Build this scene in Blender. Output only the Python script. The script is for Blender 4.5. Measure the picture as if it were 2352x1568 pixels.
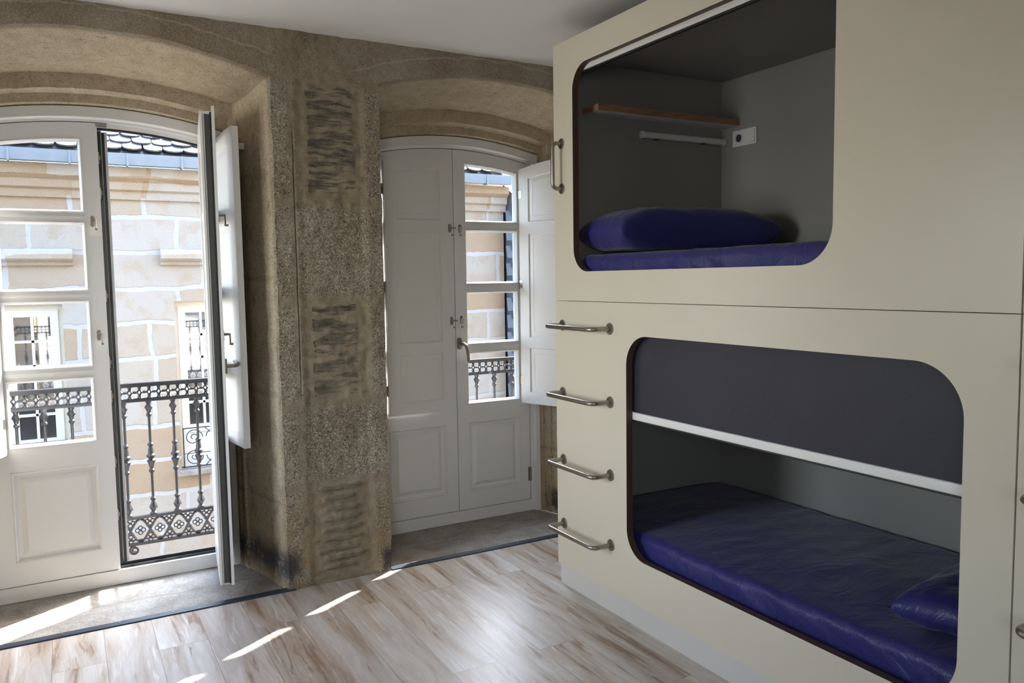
import bpy, bmesh, math, random
from mathutils import Vector, Matrix, noise
from math import sin, cos, pi, radians as R, sqrt
random.seed(7)
S = bpy.context.scene
C = S.collection
for o in list(bpy.data.objects): bpy.data.objects.remove(o)

# ---------------------------------------------------------------- camera
F_PX = 1821.0; YAW, PITCH, ROLL = R(29.3), R(-4.46), R(0.86)
fw = Vector((sin(YAW)*cos(PITCH), cos(YAW)*cos(PITCH), sin(PITCH)))
rt = Vector((cos(YAW), -sin(YAW), 0)); up = rt.cross(fw)
rt2 = cos(ROLL)*rt - sin(ROLL)*up; up2 = sin(ROLL)*rt + cos(ROLL)*up
cd = bpy.data.cameras.new('camera'); cam = bpy.data.objects.new('camera', cd); C.objects.link(cam)
m = Matrix((rt2, up2, -fw)).transposed().to_4x4(); m.translation = (0, 0, 1.5)
cam.matrix_world = m
cd.sensor_width = 36; cd.lens = 36*F_PX/2352; cd.clip_start = .05; cd.clip_end = 200
S.camera = cam

# ---------------------------------------------------------------- light
SUN = Vector((.851, .525, .803)).normalized()
SUN_E, SKY_E, FILL_E, EXPO = 8.0, .41, 8, 2.15
w = bpy.data.worlds.new('sky'); S.world = w; w.use_nodes = True
nt = w.node_tree; bg = nt.nodes['Background']
sk = nt.nodes.new('ShaderNodeTexSky'); sk.sky_type = 'NISHITA'; sk.sun_disc = False
sk.sun_elevation = R(38.8); sk.sun_rotation = math.atan2(SUN.x, SUN.y); sk.air_density = 1.0; sk.dust_density = 2.0
nt.links.new(sk.outputs[0], bg.inputs[0]); bg.inputs[1].default_value = SKY_E
ld = bpy.data.lights.new('sun', 'SUN'); ld.energy = SUN_E; ld.angle = R(.6); ld.color = (1, .95, .86)
lo = bpy.data.objects.new('sun', ld); C.objects.link(lo); lo.rotation_euler = SUN.to_track_quat('Z', 'Y').to_euler(); lo.location = (6, 8, 9)
# added fill lights at made-up windows, behind and left of the camera
ad = bpy.data.lights.new('added_fill_back', 'AREA'); ad.shape = 'RECTANGLE'; ad.size = .9; ad.size_y = 1.3; ad.energy = FILL_E; ad.color = (1, .97, .92)
ao = bpy.data.objects.new('added_fill_back', ad); C.objects.link(ao); ao.location = (-1.5, -2.72, 1.65); ao.rotation_euler = (R(90), 0, 0)
ad = bpy.data.lights.new('added_fill_side', 'AREA'); ad.shape = 'RECTANGLE'; ad.size = 1.4; ad.size_y = 1.2; ad.energy = 3.0; ad.spread = R(75); ad.color = (1, .985, .94)  # added side fill, aimed at the doorway end of the bunk
ao = bpy.data.objects.new('added_fill_side', ad); C.objects.link(ao); ao.location = (-2.22, 2.85, 1.55); ao.rotation_euler = (Vector((-2.22, 2.85, 1.55))-Vector((2.06, 3.5, 1.2))).to_track_quat('Z', 'Y').to_euler()
# added area light standing in for bright sky above the roofs opposite
ad = bpy.data.lights.new('added_sky_light', 'AREA'); ad.shape = 'RECTANGLE'; ad.size = 13; ad.size_y = 6; ad.energy = 1000; ad.color = (.80, .90, 1)
ao = bpy.data.objects.new('added_sky_light', ad); C.objects.link(ao); ao.location = (4.3, 10.8, 7.6)
ao.rotation_euler = (Vector((4.3, 10.8, 7.6))-Vector((1.2, 4.0, 1.0))).to_track_quat('Z', 'X').to_euler()
vs = S.view_settings; vs.view_transform = 'Standard'; vs.look = 'None'; vs.gamma = 1; vs.use_curve_mapping = False; vs.exposure = EXPO

# ---------------------------------------------------------------- node helpers
class NT:
    def __init__(s, name):
        s.m = bpy.data.materials.new(name); s.m.use_nodes = True; s.t = s.m.node_tree
        s.b = s.t.nodes['Principled BSDF']; s.out = s.t.nodes['Material Output']
    def n(s, typ, **k):
        x = s.t.nodes.new('ShaderNode'+typ)
        for a, v in k.items(): setattr(x, a, v)
        return x
    def put(s, sock, v):
        if isinstance(v, bpy.types.NodeSocket): s.t.links.new(v, sock)
        elif isinstance(v, (tuple, list)): sock.default_value = (*v, 1) if len(v) == 3 and len(sock.default_value) == 4 else v
        else: sock.default_value = v
    def math(s, op, a, b=0, c=0):
        x = s.n('Math', operation=op)
        s.put(x.inputs[0], a); s.put(x.inputs[1], b); s.put(x.inputs[2], c); return x.outputs[0]
    def vmath(s, op, a, b):
        x = s.n('VectorMath', operation=op); s.put(x.inputs[0], a); s.put(x.inputs[1], b); return x.outputs[0]
    def mix(s, f, a, b, mode='MIX'):
        x = s.n('Mix', data_type='RGBA', blend_type=mode)
        s.put(x.inputs[0], f); s.put(x.inputs[6], a); s.put(x.inputs[7], b); return x.outputs[2]
    def noise(s, vec, scale, detail=4, rough=.55, dist=0, col=False, w=None):
        x = s.n('TexNoise'); 
        if w is not None: x.noise_dimensions = '4D'; s.put(x.inputs['W'], w)
        s.put(x.inputs['Vector'], vec); x.inputs['Scale'].default_value = scale; x.inputs['Detail'].default_value = detail
        x.inputs['Roughness'].default_value = rough; x.inputs['Distortion'].default_value = dist
        return x.outputs[1 if col else 0]
    def ss(s, v, a, b):
        x = s.n('MapRange', interpolation_type='SMOOTHSTEP'); s.put(x.inputs[0], v)
        x.inputs[1].default_value = a; x.inputs[2].default_value = b; return x.outputs[0]
    def ramp(s, v, stops):
        x = s.n('ValToRGB'); s.put(x.inputs[0], v); e = x.color_ramp.elements
        while len(e) < len(stops): e.new(.5)
        for i, (p, c) in enumerate(stops): e[i].position = p; e[i].color = (*c, 1)
        return x.outputs[0]
    def pos(s): return s.n('NewGeometry').outputs['Position']
    def sep(s, v):
        x = s.n('SeparateXYZ'); s.put(x.inputs[0], v); return x.outputs
    def comb(s, a, b, c):
        x = s.n('CombineXYZ'); s.put(x.inputs[0], a); s.put(x.inputs[1], b); s.put(x.inputs[2], c); return x.outputs[0]
    def bump(s, h, strength=.3, dist=.01):
        x = s.n('Bump'); s.put(x.inputs['Height'], h); x.inputs['Strength'].default_value = strength; x.inputs['Distance'].default_value = dist
        s.t.links.new(x.outputs[0], s.b.inputs['Normal']); return x
    def box(s, v, a, b, f=.01):   # 1 inside a..b
        return s.math('MULTIPLY', s.ss(v, a-f, a+f), s.ss(v, b+f, b-f))
    def setp(s, col=None, rough=None, metal=None, spec=None, **k):
        if col is not None: s.put(s.b.inputs['Base Color'], col)
        if rough is not None: s.put(s.b.inputs['Roughness'], rough)
        if metal is not None: s.put(s.b.inputs['Metallic'], metal)
        if spec is not None: s.put(s.b.inputs['Specular IOR Level'], spec)
        for a, v in k.items(): s.put(s.b.inputs[a.replace('_', ' ')], v)
        return s.m

def simple(name, col, rough=.5, metal=0, spec=.5, nscale=40, namt=.04, bump=0, bscale=200, **k):
    q = NT(name); p = q.pos()
    n1 = q.noise(p, nscale, 3)
    c = q.mix(q.math('MULTIPLY', n1, namt*2), col, tuple(x*.6 for x in col))
    if bump: q.bump(q.noise(p, bscale, 3), bump, .002)
    return q.setp(c, rough, metal, spec, **k)

M = {}
M['paint'] = simple('white_satin_paint', (.80, .79, .77), .32, nscale=6, namt=.03)
M['plaster'] = simple('ceiling_plaster', (.90, .895, .87), .55, nscale=2, namt=.04, bump=.15, bscale=15)
M['laminate'] = simple('cream_laminate', (.67, .62, .505), .3, nscale=3, namt=.03, bump=.03, bscale=300)
M['inner'] = simple('bunk_lining', (.25, .24, .225), .5, nscale=3, namt=.04)  # white-grey lining, shade inside the bunk put into a darker base colour
M['plinth'] = simple('grey_plinth', (.62, .61, .58), .35, nscale=3, namt=.03)
M['steel'] = simple('brushed_steel', (.36, .33, .29), .36, 1, nscale=90, namt=.25)
M['nickel'] = simple('dull_nickel', (.42, .38, .33), .32, 1, nscale=60, namt=.15)
M['iron'] = simple('cast_iron_paint', (.018, .019, .024), .3, 0, .6, nscale=50, namt=.2, bump=.3, bscale=90)
M['gasket'] = simple('black_rubber', (.012, .014, .013), .5)
M['strip'] = simple('threshold_rubber', (.035, .045, .065), .35, bump=.2, bscale=120)
M['lock'] = simple('dark_lock_metal', (.10, .10, .095), .42, .6, nscale=60, namt=.2)
M['plastic'] = simple('white_plastic', (.6, .6, .6), .35)
M['zinc'] = simple('zinc_gutter', (.30, .36, .42), .45, .3, nscale=12, namt=.25)
M['pvc'] = simple('white_window_frame', (.80, .80, .77), .4)
M['cream_pvc'] = simple('cream_window_frame', (.80, .76, .64), .45)
M['street'] = simple('street_granite', (.17, .16, .15), .8, nscale=5, namt=.3)
M['outer_stone'] = simple('darkened_outer_granite', (.16, .14, .115), .9, nscale=6, namt=.4)
M['darkroom'] = simple('dark_room_plaster', (.10, .10, .11), .8)
M['wallpaint'] = simple('white_wall_paint', (.50, .48, .45), .6, nscale=3, namt=.04)

def glass(name, tint, refl=1.0):
    q = NT(name); q.t.nodes.remove(q.b)
    tr = q.n('BsdfTransparent'); tr.inputs[0].default_value = (*tint, 1)
    gl = q.n('BsdfGlossy'); gl.inputs['Roughness'].default_value = .01
    lw = q.n('LayerWeight'); lw.inputs[0].default_value = .5
    mx = q.n('MixShader'); f = q.math('MULTIPLY', q.math('ADD', q.math('MULTIPLY', q.math('POWER', lw.outputs['Facing'], 5), .9), .035), refl)
    df = q.n('BsdfDiffuse'); df.inputs[0].default_value = (.8, .8, .8, 1)
    dust = q.math('MULTIPLY', q.ss(q.noise(q.pos(), 14, 6, .7), .60, .82), .28)
    m2 = q.n('MixShader'); q.put(m2.inputs[0], dust); q.t.links.new(tr.outputs[0], m2.inputs[1]); q.t.links.new(df.outputs[0], m2.inputs[2])
    q.put(mx.inputs[0], f); q.t.links.new(m2.outputs[0], mx.inputs[1]); q.t.links.new(gl.outputs[0], mx.inputs[2])
    q.t.links.new(mx.outputs[0], q.out.inputs[0]); return q.m
M['glass'] = glass('window_glass', (.96, .97, .98))
M['far_glass'] = simple('reflective_glass', (.03, .035, .04), .03, 0, 1.0, namt=0)
M['far_glass'].node_tree.nodes['Principled BSDF'].inputs['IOR'].default_value = 2.2

def mat_ply():
    q = NT('plywood_edge'); p = q.pos(); x = q.sep(p)
    lay = q.math('FRACT', q.math('MULTIPLY', x[0], 1/.008))
    c = q.mix(q.ss(lay, .45, .55), (.11, .065, .04), (.06, .035, .025))
    return q.setp(c, .5)
M['ply'] = mat_ply()
def mat_shelfedge():
    q = NT('brown_wood_edge'); p = q.vmath('MULTIPLY', q.pos(), (4, 4, 60))
    c = q.ramp(q.noise(p, 3, 5), [(.3, (.22, .10, .055)), (.7, (.36, .19, .11))]); return q.setp(c, .5)
M['shelf_edge'] = mat_shelfedge()

def mat_fabric(name, c1, c2, rough, sheen=.3, wr=(3, .5, .01)):
    q = NT(name); p = q.pos()
    n1 = q.noise(q.vmath('MULTIPLY', p, (1.0, 1.6, 1.0)), wr[0], 5, .6, 1.2)
    n2 = q.noise(p, 260, 2)
    q.bump(q.math('ADD', n1, q.math('MULTIPLY', n2, .03)), wr[1], wr[2])
    return q.setp(q.mix(q.noise(p, 4, 4), c1, c2), rough, 0, .35, Sheen_Weight=sheen)
M['sheet'] = mat_fabric('navy_satin_sheet', (.020, .021, .125), (.030, .029, .17), .36, .15, (5, .55, .02))
M['blind'] = mat_fabric('dark_blind_fabric', (.022, .022, .034), (.03, .03, .045), .48, .1, (2.2, .25, .02))

def mat_floor():
    q = NT('whitewashed_laminate_floor'); p = q.pos(); x = q.sep(p)
    v = q.comb(q.math('ADD', x[1], 20.37), q.math('ADD', x[0], 20.09), 0)
    br = q.n('TexBrick', offset=.37, offset_frequency=2); q.put(br.inputs['Vector'], v)
    br.inputs['Color1'].default_value = (0, 0, 0, 1); br.inputs['Color2'].default_value = (1, 1, 1, 1); br.inputs['Mortar'].default_value = (.5, .5, .5, 1)
    br.inputs['Scale'].default_value = 1; br.inputs['Mortar Size'].default_value = .0012; br.inputs['Mortar Smooth'].default_value = .3
    br.inputs['Brick Width'].default_value = 1.28; br.inputs['Row Height'].default_value = .192; br.inputs['Bias'].default_value = 0
    rnd = q.math('MULTIPLY', q.sep(br.outputs['Color'])[0], 9)
    wv = q.noise(q.comb(q.math('MULTIPLY', x[0], 5), q.math('MULTIPLY', x[1], 1.6), 0), 1.3, 3, .5, 0, w=rnd)
    st = q.comb(q.math('ADD', q.math('MULTIPLY', x[0], 8), q.math('MULTIPLY', wv, .7)), q.math('MULTIPLY', x[1], .85), 0)
    n1 = q.noise(st, 1.5, 6, .6, .45, w=rnd)
    st2 = q.comb(q.math('ADD', q.math('MULTIPLY', x[0], 30), q.math('MULTIPLY', wv, 2.2)), q.math('MULTIPLY', x[1], 1.9), 0)
    n2 = q.noise(st2, 1.5, 6, .68, .6, w=rnd)
    n3 = q.noise(q.comb(q.math('MULTIPLY', x[0], 120), q.math('MULTIPLY', x[1], 5), 0), 1.5, 3, .6, 0, w=rnd)
    c = q.ramp(n1, [(.32, (.34, .245, .18)), (.43, (.47, .385, .31)), (.53, (.57, .51, .455)), (.66, (.66, .625, .59))])
    c = q.mix(q.math('MULTIPLY', q.ss(n2, .55, .66), .75), c, (.76, .74, .715))
    c = q.mix(q.math('MULTIPLY', q.ss(q.math('ADD', n2, q.math('MULTIPLY', q.math('SUBTRACT', n1, .5), .7)), .42, .33), .8), c, (.27, .175, .12))
    c = q.mix(q.math('MULTIPLY', q.ss(n3, .5, .3), .22), c, (.36, .27, .2))
    kn = q.n('TexVoronoi'); q.put(kn.inputs['Vector'], q.comb(q.math('MULTIPLY', x[0], 2.6), q.math('MULTIPLY', x[1], 1.3), 0)); kn.inputs['Scale'].default_value = 1
    c = q.mix(q.math('MULTIPLY', q.ss(kn.outputs['Distance'], .05, .012), .75), c, (.14, .09, .06))
    tone = q.math('ADD', .86, q.math('MULTIPLY', rnd, .024))
    c = q.mix(1, c, q.comb(tone, tone, tone), 'MULTIPLY')
    c = q.mix(q.math('MULTIPLY', br.outputs['Fac'], .7), c, (.15, .11, .09))
    q.bump(q.math('ADD', q.math('MULTIPLY', n2, .3), q.math('MULTIPLY', br.outputs['Fac'], -1)), .12, .002)
    return q.setp(c, q.math('ADD', .28, q.math('MULTIPLY', n2, .14)), 0, .42)
M['floor'] = mat_floor()

def mat_sill():
    q = NT('worn_granite_sill'); p = q.pos()
    n1 = q.noise(p, 7, 6, .65); n2 = q.noise(p, 160, 3, .7)
    c = q.ramp(n1, [(.3, (.22, .195, .165)), (.55, (.35, .33, .305)), (.75, (.44, .42, .395))])
    c = q.mix(q.math('MULTIPLY', q.ss(n2, .5, .35), .45), c, (.10, .09, .075)); c = q.mix(q.math('MULTIPLY', q.ss(n2, .56, .68), .4), c, (.62, .58, .52))
    x = q.sep(p); wv = q.math('ADD', x[1], q.math('MULTIPLY', q.noise(q.vmath('MULTIPLY', p, (1, .2, 1)), 6, 4), .09))
    c = q.mix(q.math('MULTIPLY', q.box(wv, 4.148, 4.154, .005), .6), c, (.10, .08, .06))
    q.bump(q.math('ADD', q.noise(p, 14, 6), q.math('MULTIPLY', n2, .12)), .6, .02)
    return q.setp(c, .8)
M['sill'] = mat_sill()

C1, C2 = .175, 2.065         # centres of the two balcony doorways
ARC = 2.2                    # radius used by every segmental arch
YW = 3.83                    # room face of the stone wall
def mat_stone():
    q = NT('exposed_granite_wall'); p0 = q.pos()
    wob = q.vmath('SUBTRACT', q.noise(p0, 9, 4, .6, col=True), (.5, .5, .5))
    p = q.vmath('ADD', p0, q.vmath('MULTIPLY', wob, (.05, .05, .05)))
    x = q.sep(p); xo = q.sep(p0)
    big = q.noise(p0, 3.2, 4); mid = q.noise(p0, 16, 5, .65); f1 = q.noise(p0, 125, 4, .8); f2 = q.noise(q.vmath('ADD', p0, (3, 3, 3)), 150, 3, .75)
    gran = q.ramp(big, [(.3, (.22, .17, .11)), (.5, (.29, .235, .165)), (.7, (.37, .32, .245))])
    spk = q.math('SUBTRACT', 1, q.math('MULTIPLY', q.ss(xo[2], 2.44, 2.5), .6))
    gran = q.mix(q.math('MULTIPLY', q.ss(f1, .50, .41), q.math('MULTIPLY', spk, .85)), gran, (.05, .04, .03))
    gran = q.mix(q.math('MULTIPLY', q.ss(f2, .52, .62), q.math('MULTIPLY', spk, .7)), gran, (.66, .59, .48))
    # splayed soffits and jambs are the same point-chiselled stone, lightened with painted sill bounce
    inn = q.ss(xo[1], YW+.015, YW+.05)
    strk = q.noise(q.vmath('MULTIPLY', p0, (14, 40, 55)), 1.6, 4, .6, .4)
    dress_lit = q.ramp(mid, [(.3, (.47, .375, .25)), (.55, (.58, .48, .34)), (.75, (.66, .57, .43))])
    dress_lit = q.mix(q.math('MULTIPLY', q.ss(strk, .42, .28), .6), dress_lit, (.16, .12, .08))
    dress_lit = q.mix(q.math('MULTIPLY', q.ss(f1, .48, .38), .5), dress_lit, (.14, .11, .08))
    dress_lit = q.mix(q.math('MULTIPLY', q.ss(f2, .56, .68), .45), dress_lit, (.72, .66, .55))
    col = q.mix(q.math('MULTIPLY', inn, q.math('ADD', .55, q.math('MULTIPLY', q.ss(xo[2], 2.1, 2.4), .4))), gran, dress_lit)
    # mortar: columns of the pillar, bed joints and the arch rings
    mort = q.ramp(q.noise(p0, 22, 4), [(.3, (.24, .19, .125)), (.7, (.33, .275, .195))])
    mort = q.mix(q.math('MULTIPLY', q.ss(f1, .46, .34), .25), mort, (.10, .08, .055))
    front = q.math('SUBTRACT', 1, inn)
    colm = q.box(x[0], .985, 1.335, .02)
    zz = q.math('MAXIMUM', q.math('MAXIMUM', q.box(x[2], 1.89, 2.47, .02), q.box(x[2], .91, 1.41, .02)), q.box(x[2], -.1, .50, .02))
    mk = q.math('MULTIPLY', colm, zz)
    for zj in (2.455, 1.885, 1.41, .905, .50):
        mk = q.math('MAXIMUM', mk, q.math('MULTIPLY', q.box(x[2], zj-.022, zj+.022, .014), .8))
    mk = q.math('MAXIMUM', mk, q.math('MULTIPLY', q.box(x[0], 1.115, 1.165, .012), q.ss(x[2], 2.44, 2.46)))
    mk = q.math('MAXIMUM', mk, q.math('MULTIPLY', q.box(x[0], .955, .985, .01), .7))
    rings = None
    for cx in (C1, C2):
        d = q.vmath('SUBTRACT', p, (cx, 0, 2.575-ARC)); sd = q.sep(d)
        rr = q.math('SQRT', q.math('ADD', q.math('MULTIPLY', sd[0], sd[0]), q.math('MULTIPLY', sd[2], sd[2])))
        b = q.math('MULTIPLY', q.box(rr, ARC+.088, ARC+.094, .004), q.math('MULTIPLY', q.box(sd[0], -.8, .72, .03), q.ss(x[2], 2.45, 2.5)))
        rings = b if rings is None else q.math('MAXIMUM', rings, b)
    mk = q.math('MULTIPLY', mk, front)
    # bed joints of the splayed jambs
    jj = None
    for zj in (.42, .96, 1.52, 2.02):
        b = q.box(x[2], zj-.012, zj+.012, .012); jj = b if jj is None else q.math('MAXIMUM', jj, b)
    mk = q.math('MAXIMUM', mk, q.math('MULTIPLY', q.math('MULTIPLY', jj, .55), inn))
    col = q.mix(mk, col, mort)
    col = q.mix(q.math('MULTIPLY', q.math('MULTIPLY', rings, front), .5), col, (.55, .49, .38))
    # thin groove beside the pillar's dressed edge
    gro = q.math('MULTIPLY', q.box(xo[0], .972, .978, .003), q.math('MULTIPLY', front, q.box(xo[2], 1.0, 2.2, .1)))
    col = q.mix(q.math('MULTIPLY', gro, .6), col, (.08, .06, .045))
    # rust near the floor, damp tar marks at the foot of the pillar
    rust = q.math('MULTIPLY', q.ss(x[2], .62, .2), q.ss(mid, .42, .6))
    rust = q.math('MULTIPLY', rust, q.math('SUBTRACT', 1, q.math('MULTIPLY', q.box(x[0], 1.0, 1.33, .02), .7)))
    col = q.mix(q.math('MULTIPLY', rust, .42), col, (.36, .23, .075))
    tar1 = q.math('MULTIPLY', q.box(x[0], .70, .945, .03), q.box(x[2], .04, .19, .06))
    tar2 = q.math('MULTIPLY', q.box(x[0], 1.365, 1.5, .02), q.box(x[2], .0, .115, .03))
    tar3 = q.math('MULTIPLY', q.box(x[0], 2.66, 2.76, .02), q.box(x[2], .02, .16, .03))
    tar = q.math('MAXIMUM', q.math('MAXIMUM', tar1, tar2), tar3)
    tar = q.math('MULTIPLY', tar, q.ss(q.noise(p0, 11, 6, .7), .30, .50))
    col = q.mix(q.math('MULTIPLY', tar, .9), col, (.035, .037, .045))
    soot = q.math('MULTIPLY', q.ss(q.noise(q.vmath('MULTIPLY', p0, (1, 1, .45)), 16, 6, .75), .54, .68), q.box(x[2], .05, 2.3, .2))
    col = q.mix(q.math('MULTIPLY', soot, .5), col, (.08, .06, .045))
    wh = q.math('MULTIPLY', q.ss(q.noise(q.vmath('MULTIPLY', p0, (1, 1, .5)), 24, 5, .75), .66, .72), .5)
    col = q.mix(q.math('MULTIPLY', wh, q.ss(xo[2], 1.4, 1.8)), col, (.58, .54, .45))
    at = q.n('Attribute', attribute_name='slate').outputs['Fac']
    sv = q.vmath('ADD', p0, q.vmath('MULTIPLY', wob, (.0, 0, .035)))
    sn = q.noise(q.vmath('MULTIPLY', sv, (7, 7, 48)), 1.0, 6, .62); sn2 = q.noise(q.vmath('MULTIPLY', q.vmath('ADD', sv, (5, 0, 2)), (5.5, 5, 26)), 1.0, 6, .62)
    ra = q.math('MULTIPLY', q.box(x[0], 1.035, 1.29, .02), q.box(x[2], 1.925, 2.44, .012)); rb = q.math('MULTIPLY', q.box(x[0], 1.03, 1.28, .02), q.box(x[2], .925, 1.39, .015))
    s1 = q.math('MAXIMUM', q.math('MULTIPLY', ra, sn), q.math('MULTIPLY', rb, sn2)); s1 = q.math('MULTIPLY', s1, front)
    sl = q.ramp(q.noise(q.vmath('MULTIPLY', p0, (6, 6, 50)), 2.0, 5), [(.3, (.085, .072, .055)), (.5, (.17, .15, .115)), (.7, (.25, .225, .175))])
    col = q.mix(q.math('MULTIPLY', q.ss(s1, .47, .54), .8), col, sl)
    col = q.mix(q.math('MULTIPLY', q.ss(s1, .58, .66), .75), col, (.045, .042, .038))
    col = q.mix(q.math('MULTIPLY', q.ss(q.math('ADD', at, q.math('MULTIPLY', mid, .3)), .25, .85), .72), col, sl)
    h = q.math('ADD', q.math('MULTIPLY', mid, .5), q.math('MULTIPLY', f1, q.math('SUBTRACT', .22, q.math('MULTIPLY', mk, .16))))
    h = q.math('ADD', h, q.math('MULTIPLY', strk, q.math('MULTIPLY', inn, .35))); h = q.math('SUBTRACT', h, q.math('MULTIPLY', q.ss(s1, .46, .64), .55)); h = q.math('SUBTRACT', h, q.math('MULTIPLY', gro, .5))
    q.bump(h, .75, .018)
    return q.setp(col, .85, 0, .25)
M['stone'] = mat_stone()

def mat_facade():
    q = NT('sandy_granite_blocks'); p0 = q.pos()
    wob = q.vmath('SUBTRACT', q.noise(p0, 2.2, 4, .6, col=True), (.5, .5, .5))
    p = q.vmath('ADD', p0, q.vmath('MULTIPLY', wob, (.12, 0, .11))); x = q.sep(p)
    br = q.n('TexBrick', offset=.43, squash=1.35, squash_frequency=3); q.put(br.inputs['Vector'], q.comb(q.math('ADD', x[0], 31.3), q.math('ADD', x[2], 20.13), 0))
    br.inputs['Color1'].default_value = (0, 0, 0, 1); br.inputs['Color2'].default_value = (1, 1, 1, 1)
    br.inputs['Scale'].default_value = 1; br.inputs['Mortar Size'].default_value = .028; br.inputs['Mortar Smooth'].default_value = .4
    br.inputs['Brick Width'].default_value = .66; br.inputs['Row Height'].default_value = .36
    t = q.sep(br.outputs['Color'])[0]
    c = q.ramp(t, [(0, (.43, .325, .225)), (.35, (.45, .37, .28)), (.65, (.48, .43, .365)), (1, (.50, .475, .44))])
    c = q.mix(q.math('MULTIPLY', q.ss(q.noise(p0, 5, 5), .48, .65), .4), c, (.42, .30, .19))
    sp = q.noise(p0, 85, 3, .8); c = q.mix(q.math('MULTIPLY', q.ss(sp, .5, .34), .32), c, (.28, .21, .15)); c = q.mix(q.math('MULTIPLY', q.ss(sp, .56, .7), .3), c, (.62, .59, .54))
    mo = q.mix(q.noise(p0, 20, 3), (.52, .53, .54), (.58, .58, .59))
    xo = q.sep(p0)
    low = q.ss(xo[2], 2.40, 2.36)
    mf = q.ss(q.math('ADD', br.outputs['Fac'], q.math('MULTIPLY', q.math('SUBTRACT', q.noise(p0, 12, 4), .5), .8)), .38, .6)
    c = q.mix(q.math('MULTIPLY', q.math('MULTIPLY', mf, low), .85), c, mo)
    c = q.mix(q.math('MULTIPLY', q.ss(q.noise(p0, 3.5, 5, .7), .6, .75), .3), c, (.30, .26, .22))
    q.bump(q.math('SUBTRACT', q.math('MULTIPLY', sp, .3), q.math('MULTIPLY', br.outputs['Fac'], .4)), .5, .03)
    return q.setp(c, .85, 0, .2)
M['facade'] = mat_facade()
def mat_slate():
    q = NT('roof_slate'); p = q.pos()
    c = q.ramp(q.noise(p, 9, 6, .7), [(.3, (.05, .05, .058)), (.55, (.10, .10, .108)), (.75, (.17, .17, .17))])
    return q.setp(c, .38, 0, .6)
M['slate'] = mat_slate()
M['slate_blue'] = simple('blue_slate_hanging', (.11, .14, .18), .45, nscale=8, namt=.4)
M['hood'] = M['facade']

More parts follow.
